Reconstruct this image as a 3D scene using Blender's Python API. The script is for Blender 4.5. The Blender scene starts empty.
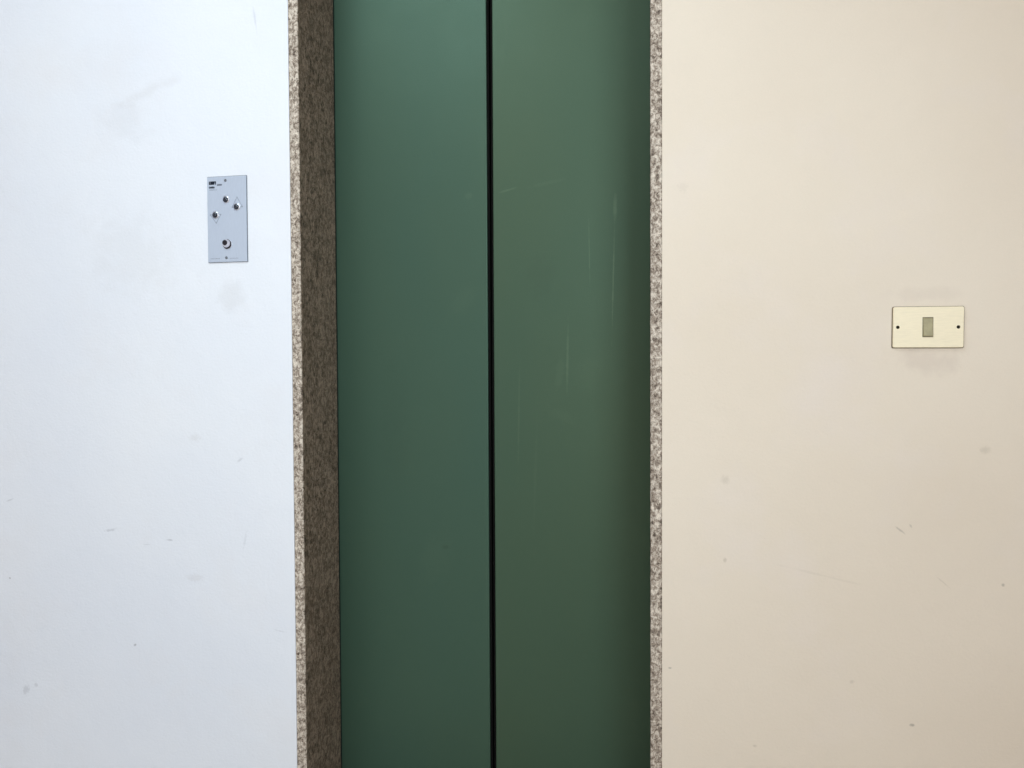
import bpy, bmesh, math, random
from mathutils import Vector, Matrix
random.seed(7)
S = bpy.context.scene
C = S.collection

# ------------------------------------------------------------------ node helpers
class Mat:
    def __init__(self, name, rough=0.6, metal=0.0, spec=0.5):
        self.m = bpy.data.materials.new(name); self.m.use_nodes = True
        self.nt = self.m.node_tree
        self.b = self.nt.nodes['Principled BSDF']
        self.b.inputs['Roughness'].default_value = rough
        self.b.inputs['Metallic'].default_value = metal
        self.b.inputs['Specular IOR Level'].default_value = spec
        self.co = self.nt.nodes.new('ShaderNodeTexCoord').outputs['Object']
    def link(self, a, b): self.nt.links.new(a, b)
    def put(self, sock, v):
        if hasattr(v, 'is_linked') or isinstance(v, bpy.types.NodeSocket): self.link(v, sock)
        else:
            sock.default_value = v if not isinstance(v, tuple) or len(v) != 3 or len(sock.default_value) == 3 else (*v, 1)
    def math(self, op, a, b=0.0, clamp=False):
        n = self.nt.nodes.new('ShaderNodeMath'); n.operation = op; n.use_clamp = clamp
        self.put(n.inputs[0], a); self.put(n.inputs[1], b); return n.outputs[0]
    def map(self, loc=(0, 0, 0), rot=(0, 0, 0), scale=(1, 1, 1), src=None, kind='POINT'):
        n = self.nt.nodes.new('ShaderNodeMapping'); n.vector_type = kind
        self.link(src or self.co, n.inputs[0])
        n.inputs['Location'].default_value = loc; n.inputs['Rotation'].default_value = rot; n.inputs['Scale'].default_value = scale
        return n.outputs[0]
    def noise(self, scale, detail=3, rough=0.55, vec=None, dist=0.0):
        n = self.nt.nodes.new('ShaderNodeTexNoise')
        self.link(vec or self.co, n.inputs['Vector'])
        n.inputs['Scale'].default_value = scale; n.inputs['Detail'].default_value = detail
        n.inputs['Roughness'].default_value = rough; n.inputs['Distortion'].default_value = dist
        return n.outputs['Fac']
    def voro(self, scale, vec=None, out='Distance', feature='F1'):
        n = self.nt.nodes.new('ShaderNodeTexVoronoi'); n.feature = feature
        self.link(vec or self.co, n.inputs['Vector']); n.inputs['Scale'].default_value = scale
        return n.outputs[out]
    def rng(self, v, a, b, c=0.0, d=1.0, smooth=False):
        n = self.nt.nodes.new('ShaderNodeMapRange'); n.clamp = True
        if smooth: n.interpolation_type = 'SMOOTHSTEP'
        self.put(n.inputs[0], v)
        for i, x in enumerate((a, b, c, d)): n.inputs[1 + i].default_value = x
        return n.outputs[0]
    def ramp(self, v, stops):
        n = self.nt.nodes.new('ShaderNodeValToRGB'); self.link(v, n.inputs[0])
        e = n.color_ramp.elements
        while len(e) < len(stops): e.new(0.5)
        for el, (p, c) in zip(e, stops): el.position = p; el.color = (*c, 1)
        return n.outputs[0]
    def mix(self, f, a, b, mode='MIX'):
        n = self.nt.nodes.new('ShaderNodeMix'); n.data_type = 'RGBA'; n.blend_type = mode
        self.put(n.inputs[0], f); self.put(n.inputs[6], a); self.put(n.inputs[7], b); return n.outputs[2]
    def color(self, v): self.put(self.b.inputs['Base Color'], v)
    def bump(self, h, dist, strength=1.0):
        n = self.nt.nodes.new('ShaderNodeBump'); n.inputs['Distance'].default_value = dist
        n.inputs['Strength'].default_value = strength
        self.link(h, n.inputs['Height']); self.link(n.outputs[0], self.b.inputs['Normal'])
    def spot(self, x, z, rx, rz, ang=0.0, wob=0.6, nscale=60):
        """soft worn mark: 1 in the middle of an ellipse in the x/z plane, ragged edge"""
        v = self.map((x, 0, z), (0, math.radians(ang), 0), (rx, 1e3, rz), kind='TEXTURE')
        n = self.nt.nodes.new('ShaderNodeVectorMath'); n.operation = 'LENGTH'; self.link(v, n.inputs[0])
        d = self.math('ADD', n.outputs['Value'], self.math('MULTIPLY', self.math('SUBTRACT', self.noise(nscale), 0.5), wob * 2))
        return self.rng(d, 1.0, 0.2, 0, 1, True)

def lin(r, g, b):
    f = lambda c: (c / 12.92 if c <= 0.04045 else ((c + 0.055) / 1.055) ** 2.4)
    return tuple(f(c / 255) for c in (r, g, b))

# ------------------------------------------------------------------ materials
def plaster(name, base, alt, warm, marks, seed):
    m = Mat(name, rough=0.75, spec=0.25)
    sh = m.map((seed, seed * 2, seed * 3))
    c = m.mix(m.rng(m.noise(1.6, 3, 0.5, sh), 0.35, 0.68), base, alt)
    c = m.mix(m.rng(m.noise(4.5, 4, 0.6, sh), 0.52, 0.75, 0, 0.45), c, warm)
    # faint speckle of the roller paint
    c = m.mix(m.rng(m.noise(330, 2, 0.6, sh), 0.35, 0.7, 0, 0.10), c, (base[0]*.8, base[1]*.8, base[2]*.8))
    for (x, z, rx, rz, ang, s, col) in marks:
        wob = 0.9 if max(rx, rz) > 0.015 else 0.45
        f = m.math('MULTIPLY', m.spot(x, z, rx, rz, ang, wob, 25 if max(rx, rz) > 0.03 else 180), s * .8)
        c = m.mix(f, c, col)
    m.color(c)
    h = m.math('ADD', m.math('MULTIPLY', m.noise(170, 3, 0.6, sh), 1.0), m.math('MULTIPLY', m.noise(22, 3, 0.5, sh), 2.0))
    m.bump(h, 0.0009, 0.6)
    return m.m

GR = lin(118, 122, 132); BR = lin(150, 138, 122); DK = lin(70, 68, 66)
left_marks = [
    (-1.0906, 1.6599, .11, .020, -18, .10, BR), (-1.150, 1.590, .09, .05, 30, .07, BR),
    (-1.0599, .6602, .012, .0022, 2, .45, GR), (-1.118, .648, .012, .002, -4, .20, GR),
    (-1.2102, .6776, .020, .0045, -10, .30, GR), (-1.152, .4174, .005, .0035, -30, .65, GR),
    (-1.4385, .2939, .012, .018, 25, .26, GR), (-1.4114, .3076, .007, .007, 0, .24, GR),
    (-.9050, 1.200, .05, .045, 0, .12, BR), (-.887, .8428, .012, .004, -35, .25, GR),
    (-1.4704, .7392, .014, .003, -20, .30, GR), (-1.475, .5559, .0035, .003, 0, .5, DK),
    (-.8375, 1.7918, .004, .035, -8, .22, GR), (-.9999, .5772, .03, .012, 0, .13, BR),
    (-.8778, .6667, .004, .028, 12, .14, GR), (-1.1412, 1.300, .16, .12, 20, .07, BR),
    (-.800, .470, .018, .002, 8, .2, GR), (-.995, .890, .02, .012, 0, .12, BR)]
right_marks = [
    (.4613, .7339, .014, .0028, 38, .35, DK), (.480, .742, .006, .0025, 60, .3, DK),
    (.1423, .664, .005, .007, 10, .35, BR), (.142, .8214, .012, .012, 0, .22, BR),
    (.0367, .4432, .005, .0025, 0, .55, DK), (.4852, .3639, .006, .004, 0, .5, DK),
    (.6062, .8872, .014, .010, 0, .25, BR), (.6391, .6378, .004, .004, 0, .45, DK),
    (.378, .4387, .007, .005, -30, .25, BR), (.0613, 1.3943, .016, .014, 0, .10, BR),
    (.5026, 1.055, .085, .035, 4, .20, lin(165, 145, 140)), (.5026, 1.175, .08, .02, 0, .12, lin(165, 145, 140)),
    (.3300, .640, .10, .003, 12, .10, BR), (.535, .640, .022, .002, 42, .2, BR), (.20, .30, .006, .004, 0, .3, BR)]
M = {}
M['left_paint'] = plaster('white_wall_paint', (0.7625, 0.7967, 0.8762), (0.8197, 0.8444, 0.9004), (0.7625, 0.7633, 0.8036), left_marks, 3.1)
M['right_paint'] = plaster('beige_wall_paint', *[tuple(a * b for a, b in zip(c, (1.10, 1.135, 1.14))) for c in ((0.7165, 0.6182, 0.5251), (0.6777, 0.5757, 0.4817), (0.6971, 0.604, 0.5588))], right_marks, 8.7)

def granite(name, dark, mid, light, rough, bumpd, spec=0.4):
    m = Mat(name, rough=rough, spec=spec)
    v = m.map(scale=(1, 1, 0.8))
    n1 = m.noise(125, 4, 0.75, v, 0.5)
    n2 = m.noise(400, 2, 0.6, v)
    n3 = m.noise(28, 3, 0.6, v)
    f = m.math('ADD', m.math('MULTIPLY', n1, 0.75), m.math('ADD', m.math('MULTIPLY', n2, 0.2), m.math('MULTIPLY', n3, 0.14)))
    c = m.ramp(f, [(0.42, dark), (0.52, mid), (0.62, light), (0.74, tuple(min(1, x * 1.25) for x in light))])
    g = m.rng(m.voro(110, v), 0.22, 0.08, 0, 0.75)
    c = m.mix(m.math('MULTIPLY', g, m.rng(m.noise(60, 2, .5, v), .5, .6)), c, dark)
    m.color(c); m.bump(f, bumpd, 1.0)
    return m.m
M['granite_edge'] = granite('sawn_granite_edge', (.075, .054, .042), (.32, .26, .21), (.66, .585, .505), 0.75, 0.002)
M['granite_face'] = granite('honed_brown_granite', (.040, .026, .018), (.140, .098, .070), (.28, .21, .16), 0.5, 0.0008, .3)

def door_paint(name, k):
    T = lambda *c: tuple(a * b for a, b in zip(c, k))
    m = Mat(name, rough=0.46, metal=0.45, spec=0.4)
    base = m.mix(m.rng(m.noise(2.2, 3, .5, m.map(scale=(1, 1, .5))), .3, .7), T(0.0585, 0.1125, 0.0782), T(0.0678, 0.1173, 0.0754))
    fine = m.noise(420, 3, .7)
    base = m.mix(m.rng(fine, .35, .7, 0, .16), base, (0.0357, 0.0674, 0.0454))
    pale = (0.1356, 0.206, 0.1327)
    for (x, z, rx, rz, a, s) in [(-.0835, 1.245, .0024, .16, 1.4, .38), (-.0793, 1.400, .006, .04, 2, .30), (-.137, 1.30, .0020, .09, -1, .24),
                                 (-.187, 1.065, .004, .10, 1, .24), (-.205, 1.03, .012, .06, 8, .07), (-.325, 1.448, .03, .003, -14, .22),
                                 (-.235, 1.46, .06, .006, -10, .07), (-.300, .93, .003, .16, 1, .14), (-.262, .80, .004, .2, 2, .06),
                                 (-.415, 1.44, .012, .01, 0, .12), (-.43, 1.20, .03, .06, 35, .05), (-.20, .93, .05, .02, 30, .05),
                                 (-.14, 1.03, .04, .05, 0, .04), (-.50, .60, .05, .10, 20, .05)]:
        f = m.math('MULTIPLY', m.spot(x, z, rx, rz, a, .5, 70), s)
        base = m.mix(f, base, pale)
    for (x, z, rx, rz, a, s) in [(-.475, .62, .012, .007, 0, .35), (-.25, 1.25, .05, .08, 0, .10), (-.60, .9, .05, .2, 0, .08)]:
        base = m.mix(m.math('MULTIPLY', m.spot(x, z, rx, rz, a, .6, 60), s), base, (0.0321, 0.0594, 0.0419))
    m.color(base)
    m.link(m.rng(m.noise(9, 4, .6), .3, .7, .45, .49), m.b.inputs['Roughness'])
    m.bump(m.math('ADD', fine, m.math('MULTIPLY', m.noise(5, 2), 3)), 0.0004, .5)
    return m.m
M['door_left'] = door_paint('teal_green_door_enamel', (.87, .955, 1.0))  # cooler light on the left leaf is tinted into the enamel colour
M['door_right'] = door_paint('green_door_enamel', (.95, .93, .87))  # same enamel, with the warmer light of the right side tinted in

def plain(name, col, rough=.5, metal=0., spec=.5, var=.12, nscale=80, bump=0.0):
    m = Mat(name, rough, metal, spec)
    n = m.noise(nscale, 3, .6)
    m.color(m.mix(m.rng(n, .3, .7), tuple(c * (1 - var) for c in col), tuple(min(1, c * (1 + var)) for c in col)))
    if bump: m.bump(n, bump, .5)
    return m.m
def brushed(name, col, rough, metal, axis_scale):
    m = Mat(name, rough, metal, .5)
    n = m.noise(60, 4, .7, m.map(scale=axis_scale))
    m.color(m.mix(m.rng(n, .3, .7), tuple(c * .95 for c in col), tuple(min(1, c * 1.04) for c in col)))
    m.bump(n, .0001, .4)
    return m.m
M['rubber'] = plain('black_rubber_seal', (.004, .004, .004), .9, spec=.1)
M['gasket'] = plain('dark_green_gasket', (.016, .026, .021), .8, spec=.2)  # dark colour standing for shade in the gap beside the leaves
M['shaft'] = plain('dark_shaft_paint', (.01, .01, .01), .95, spec=.1)
M['call_plate'] = brushed('blue_grey_satin_plate', (.49, .555, .675), .42, .15, (12, 1, 1))
M['call_edge'] = plain('grey_plate_edge', (.20, .225, .26), .5, .3)
M['chrome'] = plain('polished_chrome', (.62, .66, .74), .3, 1., var=.02)
M['screw'] = plain('steel_screw', (.22, .25, .29), .35, .8)
M['lens'] = plain('smoked_lamp_lens', (.010, .016, .032), .2, 0., .7)
M['ink'] = plain('dark_printed_ink', (.030, .040, .065), .6, 0., .3)
M['pale_ink'] = plain('grey_printed_ink', (.21, .245, .31), .6, 0., .3)
M['arrow_ink'] = plain('engraved_arrow_line', (.33, .375, .46), .6, 0., .3)
M['cap'] = plain('lilac_grey_button_cap', (.55, .56, .66), .35, .2)
M['keyhole'] = plain('black_button_face', (.006, .005, .012), .3, 0., .5)
M['switch_plate'] = brushed('cream_gold_anodised_plate', (.88, .78, .575), .5, .0, (1, 1, 10))
M['switch_gasket'] = plain('brown_plate_gasket', (.19, .145, .09), .7)
M['rocker'] = plain('olive_grey_rocker', (.37, .325, .19), .5, 0., .4)
M['rocker_frame'] = plain('brown_rocker_bezel', (.20, .165, .09), .55)
M['brass_screw'] = plain('dark_brass_screw', (.030, .022, .008), .5, .5)
M['floor'] = plain('terrazzo_floor', (.62, .59, .55), .35, 0., .5, .25, 60)
M['ceiling'] = plain('ceiling_paint', (.80, .80, .79), .8, 0., .2, .03, 5)
M['shaft_steel'] = plain('galvanised_sill', (.30, .31, .31), .45, .7)

# ------------------------------------------------------------------ mesh helpers
def obj(name, bm, mats, parent=None, smooth=False):
    me = bpy.data.meshes.new(name)
    bmesh.ops.recalc_face_normals(bm, faces=bm.faces)
    bm.to_mesh(me); bm.free()
    for mt in (mats if isinstance(mats, (list, tuple)) else [mats]): me.materials.append(M[mt])
    if smooth:
        for p in me.polygons: p.use_smooth = True
    o = bpy.data.objects.new(name, me); C.objects.link(o)
    if parent: o.parent = parent
    return o
def box(bm, x0, x1, y0, y1, z0, z1, bev=0.0, seg=2, mi=0):
    r = bmesh.ops.create_cube(bm, size=1.0)
    vs = r['verts']
    for v in vs:
        v.co = Vector(((x0 + x1) / 2 + v.co.x * (x1 - x0), (y0 + y1) / 2 + v.co.y * (y1 - y0), (z0 + z1) / 2 + v.co.z * (z1 - z0)))
    fs = {f for v in vs for f in v.link_faces}
    for f in fs: f.material_index = mi
    if bev:
        es = list({e for v in vs for e in v.link_edges})
        bmesh.ops.bevel(bm, geom=es, offset=bev, segments=seg, profile=0.6, affect='EDGES')
def bb(*a, **k):
    bm = bmesh.new(); box(bm, *a, **k); return bm
def plate(bm, x0, x1, z0, z1, y_back, y_front, cr, bev, seg=4):
    """rounded-corner plate whose front (towards -y) edge is chamfered"""
    def ring(inset, y):
        pts = []
        r = max(cr - inset, 1e-4)
        for (cx, cz, a0) in ((x1 - cr, z1 - cr, 0), (x0 + cr, z1 - cr, 90), (x0 + cr, z0 + cr, 180), (x1 - cr, z0 + cr, 270)):
            for k in range(seg + 1):
                a = math.radians(a0 + 90 * k / seg)
                pts.append(bm.verts.new((cx + r * math.cos(a), y, cz + r * math.sin(a))))
        return pts
    rings = [ring(0, y_back), ring(0, y_front + bev), ring(bev * .35, y_front + bev * .25), ring(bev, y_front)]
    for a, b in zip(rings, rings[1:]):
        n = len(a)
        for i in range(n): bm.faces.new((a[i], a[(i + 1) % n], b[(i + 1) % n], b[i]))
    bm.faces.new(rings[-1]); bm.faces.new(list(reversed(rings[0])))
def lathe(bm, cx, cz, prof, n=32, tilt=None):
    """profile of (radius, y); y grows into the wall"""
    rings = []
    for (r, y) in prof:
        if r < 1e-6: rings.append([bm.verts.new((cx, y, cz))])
        else: rings.append([bm.verts.new((cx + r * math.cos(2 * math.pi * k / n), y, cz + r * math.sin(2 * math.pi * k / n))) for k in range(n)])
    for a, b in zip(rings, rings[1:]):
        for k in range(n):
            k2 = (k + 1) % n
            if len(a) == 1 and len(b) > 1: bm.faces.new((a[0], b[k], b[k2]))
            elif len(b) == 1 and len(a) > 1: bm.faces.new((a[k], a[k2], b[0]))
            elif len(a) > 1: bm.faces.new((a[k], a[k2], b[k2], b[k]))
def stroke(bm, p, q, w, y0, y1):
    """a printed line between two points of the wall plane"""
    p = Vector((p[0], 0, p[1])); q = Vector((q[0], 0, q[1])); d = (q - p).normalized()
    nrm = Vector((-d.z, 0, d.x)) * w / 2; p = p - d * w / 2; q = q + d * w / 2
    v = []
    for y in (y0, y1):
        for c in (p + nrm, q + nrm, q - nrm, p - nrm): v.append(bm.verts.new((c.x, y, c.z)))
    bm.faces.new(v[:4]); bm.faces.new(list(reversed(v[4:])))
    for i in range(4): bm.faces.new((v[i], v[4 + i], v[4 + (i + 1) % 4], v[(i + 1) % 4]))
def thing(name, label, cat, loc):
    o = bpy.data.objects.new(name, None); C.objects.link(o); o.location = loc; o.empty_display_size = .05
    o['label'] = label; o['category'] = cat
    return o
def struct(name, bm, mats, **k):
    o = obj(name, bm, mats, **k); o['kind'] = 'structure'; return o

# ------------------------------------------------------------------ dimensions (metres; y = 0 is the wall face)
XL0, XL1 = -.7620, -.7398      # left jamb slab
XR0, XR1 = -.0020, .0212       # right jamb slab
REC = .195                     # recess of the door leaves
TOP = 2.10                     # opening height
H = 2.75
W0, W1, YB = -2.7, 2.3, -3.6

# ------------------------------------------------------------------ room
struct('wall_left', bb(W0, XL0, 0, .32, 0, H), 'left_paint')
struct('wall_right', bb(XR1, W1, 0, .32, 0, H), 'right_paint')
struct('wall_above', bb(XL0, XR1, 0, .32, TOP + .022, H), 'left_paint')
struct('wall_side', bb(W0 - .2, W0, YB, .32, 0, H), 'left_paint')
struct('wall_end', bb(W1, W1 + .2, YB, .32, 0, H), 'right_paint')
struct('floor', bb(W0 - .2, W1 + .2, YB, 1.8, -.15, 0), 'floor')
struct('ceiling', bb(W0 - .2, W1 + .2, YB, 1.8, H, H + .15), 'ceiling')

# the shaft behind the leaves
def shaft():
    bm = bmesh.new()
    box(bm, XL0 - .45, XL0 - .40, .32, 1.8, 0, H)
    box(bm, XR1 + .40, XR1 + .45, .32, 1.8, 0, H)
    box(bm, XL0 - .45, XR1 + .45, 1.75, 1.8, 0, H)
    return bm
struct('wall_shaft', shaft(), 'shaft')

# granite lining: thin slabs standing on edge; narrow sawn edge shows on the wall face, honed face lines the reveal
def jamb(xo, xi, ztop):
    """xo = side against the wall, xi = reveal side"""
    bm = bmesh.new()
    sgn = 1 if xi > xo else -1
    n = 620; ys = REC - .008
    rows = []
    a = b = 0
    for i in range(n + 1):
        z = ztop * i / n
        a = .35 * a + random.gauss(0, .00042); b = .45 * b + random.gauss(0, .00016)
        w = abs(xi - xo)
        row = [(xo, ys), (xo, .0022), (xo + sgn * (.0010 + abs(b)), .0006 + b),
               (xo + sgn * w * .5, random.gauss(0, .00015)),
               (xi - sgn * (.0016 + max(0, a) * 1.2), .0002), (xi - sgn * (.0002 + abs(a) * .5), .0020 + abs(a)), (xi, .006), (xi, ys)]
        rows.append([bm.verts.new((x, y, z)) for x, y in row])
    for r0, r1 in zip(rows, rows[1:]):
        for k in range(7):
            f = bm.faces.new((r0[k], r0[k + 1], r1[k + 1], r1[k])); f.material_index = 0 if 0 < k < 5 else 1
        f = bm.faces.new((r0[7], r0[0], r1[0], r1[7])); f.material_index = 1
    bm.faces.new(rows[0]); bm.faces.new(list(reversed(rows[-1])))
    return bm
t1 = struct('trim_1', jamb(XL0, XL1, TOP), ['granite_edge', 'granite_face'])
obj('rubber_gasket', bb(XL1 - .006, XL1 + .0006, REC - .008, REC - .0012, .012, TOP, .001), 'gasket', t1)  # dark strip in place of the shaded gap between jamb and leaf
t2 = struct('trim_2', jamb(XR1, XR0, TOP), ['granite_edge', 'granite_face'])
obj('rubber_gasket', bb(XR0 - .0006, XR0 + .006, REC - .008, REC - .0012, .012, TOP, .001), 'gasket', t2)  # matching dark strip for the shaded gap on the right
bm = bmesh.new(); box(bm, XL0, XR1, .0005, REC - .006, TOP, TOP + .022, .001, 1)
bm.normal_update()
for f in bm.faces: f.material_index = 0 if f.normal.y < -.5 else 1
struct('trim_3', bm, ['granite_edge', 'granite_face'])

# lift door leaves: folded sheet panels with rolled meeting edges
SM0, SM1 = -.3716, -.3580
def leaf(name, x_out, x_meet, label):
    sgn = 1 if x_out > x_meet else -1
    bm = bmesh.new()
    r = .0022; t = .032
    prof = [(x_out, REC), (x_meet + sgn * r, REC)]
    for k in range(1, 7):
        a = math.radians(90 * k / 6)
        prof.append((x_meet + sgn * r * (1 - math.sin(a)), REC + r * (1 - math.cos(a))))
    prof += [(x_meet, REC + t), (x_out, REC + t)]
    zs = [.012, TOP + .03]
    lo = [bm.verts.new((x, y, zs[0])) for x, y in prof]; hi = [bm.verts.new((x, y, zs[1])) for x, y in prof]
    n = len(prof)
    for k in range(n): bm.faces.new((lo[k], lo[(k + 1) % n], hi[(k + 1) % n], hi[k]))
    bm.faces.new(lo); bm.faces.new(list(reversed(hi)))
    o = struct(name, bm, 'door_left' if sgn < 0 else 'door_right'); o['label'] = label; o['category'] = 'elevator door'
    s = bmesh.new()
    xs = x_meet - sgn * .0048
    box(s, min(x_meet, xs), max(x_meet, xs), REC + .0045, REC + t - .002, .014, TOP + .028, .001, 2)
    obj('rubber_seal', s, 'rubber', o)
    return o
leaf('door_1', XL0 - .03, SM0, 'left green metal elevator door leaf beside the dark stone reveal')
leaf('door_2', XR1 + .03, SM1, 'right green metal elevator door leaf with faint pale drip streaks')
struct('trim_4', bb(XL0, XR1, .0, .32, 0, .011), 'shaft_steel')   # threshold sill

# ------------------------------------------------------------------ lift call plate
CX, CZ = -.9087, 1.3682
call = thing('elevator_call_panel', 'blue-grey metal elevator call plate with round button on the white wall', 'call button panel', (CX, 0, CZ))
hx, hz = .0464, .0926
bm = bmesh.new(); plate(bm, -hx + .0002, hx + .0016, -hz - .0008, hz + .0012, .001, -.0012, .0012, .0003)
obj('back_frame', bm, 'call_edge', call)
bm = bmesh.new(); plate(bm, -hx + .0009, hx, -hz, hz, -.0008, -.0030, .0014, .0006)
cp = obj('face_plate', bm, 'call_plate', call)
YF = -.0030
def L(x, z): return (x - CX, z - CZ)
def indicator(x, z, name='indicator_lamp'):
    x, z = L(x, z)
    bm = bmesh.new()
    lathe(bm, x, z, [(.0082, YF + .0005), (.0082, YF - .0005), (.0076, YF - .0010), (.0070, YF - .0008), (.0066, YF - .0012), (0, YF - .0012)])
    c = obj(name, bm, 'chrome', call, smooth=True)
    bm = bmesh.new()
    lathe(bm, x - .0007, z - .0007, [(.0060, YF - .0012), (.0058, YF - .0018), (.0050, YF - .0032), (.0032, YF - .0043), (.0014, YF - .0048), (0, YF - .0049)])  # lens set off-centre so bare chrome stands for the upper-right highlight
    l = obj('lens', bm, 'lens', c, smooth=True); l['label'] = 'dark domed lens'
    return c
indicator(-.9094, 1.4111); indicator(-.8844, 1.3945); indicator(-.9350, 1.3786)
# engraved direction arrows
def tri(pts, w=.0016):
    bm = bmesh.new()
    P = [L(*p) for p in pts]
    for a, b in zip(P, P[1:] + P[:1]): stroke(bm, a, b, w, YF - .00025, YF + .0003)
    return bm
obj('up_arrow', tri([(-.8836, 1.4150), (-.8956, 1.3938), (-.8712, 1.3938)]), 'arrow_ink', call)
obj('down_arrow', tri([(-.9475, 1.3790), (-.9225, 1.3790), (-.9335, 1.3605)]), 'arrow_ink', call)
# big push button: chrome collar with a dark cupped cap
bx, bz = L(-.9090, 1.3146)
bm = bmesh.new()
lathe(bm, bx + .0004, bz - .0004, [(.0114, YF + .0005), (.0114, YF - .0004), (.0110, YF - .0008), (.0104, YF - .0006), (.0103, YF + .0003)], 40)
bt = obj('call_button', bm, 'chrome', call, smooth=True)
bm = bmesh.new()
lathe(bm, bx + .0004, bz - .0004, [(.0103, YF + .0004), (.0103, YF - .0002), (0, YF - .0002)], 40)
obj('button_well', bm, 'keyhole', bt)
bm = bmesh.new()
lathe(bm, bx - .0008, bz + .0008, [(.0088, YF), (.0088, YF - .0022), (.0084, YF - .0027), (0, YF - .0029)], 36)
obj('button_cap', bm, 'cap', bt)
bm = bmesh.new()
lathe(bm, bx - .0034, bz + .0026, [(.0058, YF - .0020), (.0058, YF - .0033), (.0052, YF - .0036), (0, YF - .0036)], 30)
obj('button_centre', bm, 'keyhole', bt)
for (x, z) in ((-.9105, 1.4522), (-.9105, 1.2848)):
    x, z = L(x, z)
    bm = bmesh.new()
    lathe(bm, x, z, [(.0031, YF + .0004), (.0031, YF - .0004), (.0024, YF - .0010), (0, YF - .0012)], 24)
    s = obj('screw', bm, 'screw', call, smooth=False)
# printed maker's mark: three blocky letters, a second line and a small word beside; illegible in the photo
bm = bmesh.new()
ox, oz = L(-.9492, 1.4508)
w, h, g = .0048, .0064, .0007
for k in range(3):
    x0 = ox + k * (w + g); z0 = oz - h
    yb, yt = YF - .0002, YF + .0003
    segs = {0: [((0, 0), (0, 1)), ((0, 1), (1, 1)), ((0, .5), (1, .5)), ((0, 0), (1, 0)), ((1, 0), (1, 1))],
            1: [((0, 0), (0, 1)), ((0, 1), (1, 1)), ((0, .5), (1, .5)), ((1, 0), (1, 1)), ((.5, 0), (.5, 1))],
            2: [((0, 0), (0, 1)), ((0, 1), (1, 1)), ((1, 0), (1, 1)), ((0, .5), (1, .5))]}[k]
    for a, b in segs:
        stroke(bm, (x0 + a[0] * (w - .001) + .0005, z0 + a[1] * (h - .001) + .0005), (x0 + b[0] * (w - .001) + .0005, z0 + b[1] * (h - .001) + .0005), .0019, yb, yt)
obj('maker_mark', bm, 'ink', call)
def dashes(x, z, n, w, h, gap):
    x, z = L(x, z)
    bm = bmesh.new()
    for k in range(n):
        stroke(bm, (x + k * (w + gap), z), (x + k * (w + gap) + w, z), h, YF - .0002, YF + .0003)
        stroke(bm, (x + k * (w + gap) + w * .5, z - h), (x + k * (w + gap) + w * .5, z + h), h * .7, YF - .0002, YF + .0003)
    obj('printed_line', bm, 'pale_ink', call)
dashes(-.9490, 1.4380, 4, .0024, .0024, .0008)
dashes(-.9300, 1.4430, 4, .0022, .0018, .0006)
dashes(-.9485, 1.4325, 6, .0016, .0007, .0016)
dashes(-.9480, 1.2832, 7, .0021, .0007, .0011)
dashes(-.9020, 1.2832, 6, .0021, .0006, .0013)

# ------------------------------------------------------------------ light switch
SX, SZ = .5056, 1.1147
sw = thing('light_switch', 'cream metal light switch plate with small rocker on the beige wall', 'light switch', (SX, 0, SZ))
sw.rotation_euler.y = math.radians(.4)
hx, hz = .0608, .0378
bm = bmesh.new(); plate(bm, -hx - .0008, hx + .0018, -hz - .0012, hz + .0010, .001, -.0020, .0030, .0004)  # oversized brown frame whose rim draws the outline shadow round the plate
obj('mounting_frame', bm, 'switch_gasket', sw)
# face plate with a real rocker opening: four bars around the opening joined as one sheet
bm = bmesh.new()
plate(bm, -hx, hx, -hz, hz, -.0018, -.0060, .0030, .0010)
fp = obj('face_plate', bm, 'switch_plate', sw)
cut = bpy.data.meshes.new('opening'); cb = bb(-.0102, .0086, -.02, .02, -.0185, .0185); cb.to_mesh(cut); cb.free()
co = bpy.data.objects.new('opening', cut); C.objects.link(co); co.location = (SX, 0, SZ)
bpy.context.view_layer.update()
md = fp.modifiers.new('b', 'BOOLEAN'); md.operation = 'DIFFERENCE'; md.object = co; md.solver = 'EXACT'
dg = bpy.context.evaluated_depsgraph_get()
me = bpy.data.meshes.new_from_object(fp.evaluated_get(dg)); fp.modifiers.clear(); fp.data = me
bpy.data.objects.remove(co, do_unlink=True)
bm = bmesh.new()   # dark bezel lining the opening
X0, X1, Z0, Z1 = -.0102, .0086, -.0185, .0185; t = .0013
for a in ((X0, X0 + t, Z0, Z1), (X1 - t, X1, Z0, Z1), (X0 + t, X1 - t, Z0, Z0 + t), (X0 + t, X1 - t, Z1 - t, Z1)):
    box(bm, a[0], a[1], -.0058, -.0015, a[2], a[3])
obj('bezel', bm, 'rocker_frame', sw)
bm = bmesh.new()   # rocker: shallow V profile, pressed at the top
prof = [(-.0170, -.0088), (-.0150, -.0092), (.0, -.0066), (.0150, -.0058), (.0170, -.0052)]
L0 = [bm.verts.new((X0 + t + .0001, y, z)) for z, y in prof] ; L1 = [bm.verts.new((X1 - t - .0001, y, z)) for z, y in prof]
B0 = [bm.verts.new((X0 + t + .0001, -.0016, z)) for z in (-.0170, .0170)]; B1 = [bm.verts.new((X1 - t - .0001, -.0016, z)) for z in (-.0170, .0170)]
for i in range(4): bm.faces.new((L0[i], L0[i + 1], L1[i + 1], L1[i]))
bm.faces.new(L0 + [B0[1], B0[0]]); bm.faces.new(L1 + [B1[1], B1[0]])
bm.faces.new((L0[0], L1[0], B1[0], B0[0])); bm.faces.new((L0[-1], L1[-1], B1[1], B0[1])); bm.faces.new((B0[0], B0[1], B1[1], B1[0]))
obj('rocker', bm, 'rocker', sw)
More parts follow.
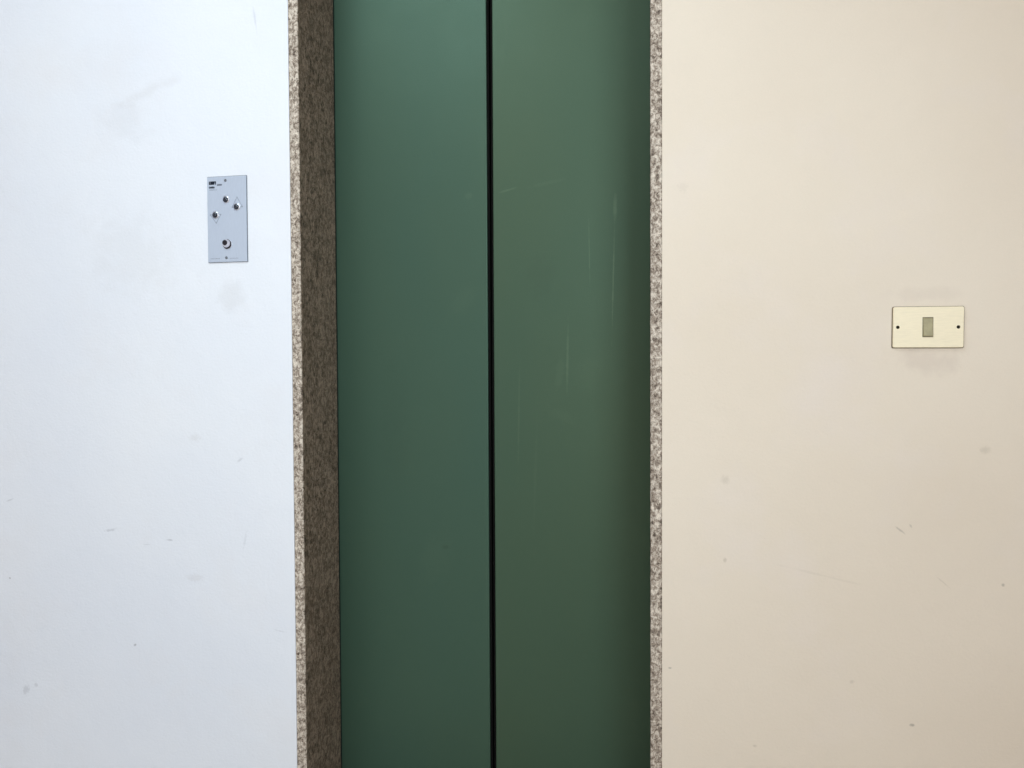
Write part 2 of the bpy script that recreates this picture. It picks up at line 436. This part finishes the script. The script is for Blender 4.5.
for x in (-.0528, .0512):
    bm = bmesh.new()
    lathe(bm, x, 0, [(.0030, -.0055), (.0030, -.0062), (.0020, -.0066), (.0020, -.0060), (0, -.0060)], 24)
    obj('screw', bm, 'brass_screw', sw)

# ------------------------------------------------------------------ lights
def area(name, loc, target, sx, sy, power, col, spread=180):
    l = bpy.data.lights.new(name, 'AREA'); l.shape = 'RECTANGLE'; l.size = sx; l.size_y = sy; l.energy = power; l.color = col
    l.spread = math.radians(spread)
    o = bpy.data.objects.new(name, l); C.objects.link(o); o.location = loc
    o.rotation_euler = (Vector(target) - Vector(loc)).to_track_quat('-Z', 'Y').to_euler()
    return o
area('ceiling_lamp', (-.8, -1.2, 2.72), (-.8, -1.2, 0), .8, .8, 19.5, (.87, 1.0, 1.05))
area('window_daylight', (1.15, -2.75, 1.8), (-.57, 0, 1.12), 1.2, 1.2, 9.2, (.84, 1.0, 1.08), 75)  # unseen light added at right, spread narrowed for falloff along the right wall
w = bpy.data.worlds.new('World'); S.world = w; w.use_nodes = True
w.node_tree.nodes['Background'].inputs[0].default_value = (1.0, .87, .78, 1)
w.node_tree.nodes['Background'].inputs[1].default_value = .89

# ------------------------------------------------------------------ camera
cam = bpy.data.cameras.new('Camera'); co = bpy.data.objects.new('Camera', cam); C.objects.link(co)
cam.sensor_width = 36; cam.lens = 770 / 1024 * 36; cam.clip_start = .02
yaw, pitch, roll = map(math.radians, (10.25, -1.481795, .28353804))
cy, sy = math.cos(yaw), math.sin(yaw)
fwd = Vector((-sy * math.cos(pitch), cy * math.cos(pitch), math.sin(pitch)))
right0 = Vector((cy, sy, 0)); down0 = fwd.cross(right0)
right = math.cos(roll) * right0 + math.sin(roll) * down0
down = -math.sin(roll) * right0 + math.cos(roll) * down0
R = Matrix((right, -down, -fwd)).transposed()
co.matrix_world = Matrix.Translation((0, -1.55, 1.05)) @ R.to_4x4()
S.camera = co
S.view_settings.view_transform = 'Standard'; S.view_settings.look = 'None'
S.view_settings.exposure = 0.06; S.view_settings.gamma = 1.0; S.view_settings.use_curve_mapping = False
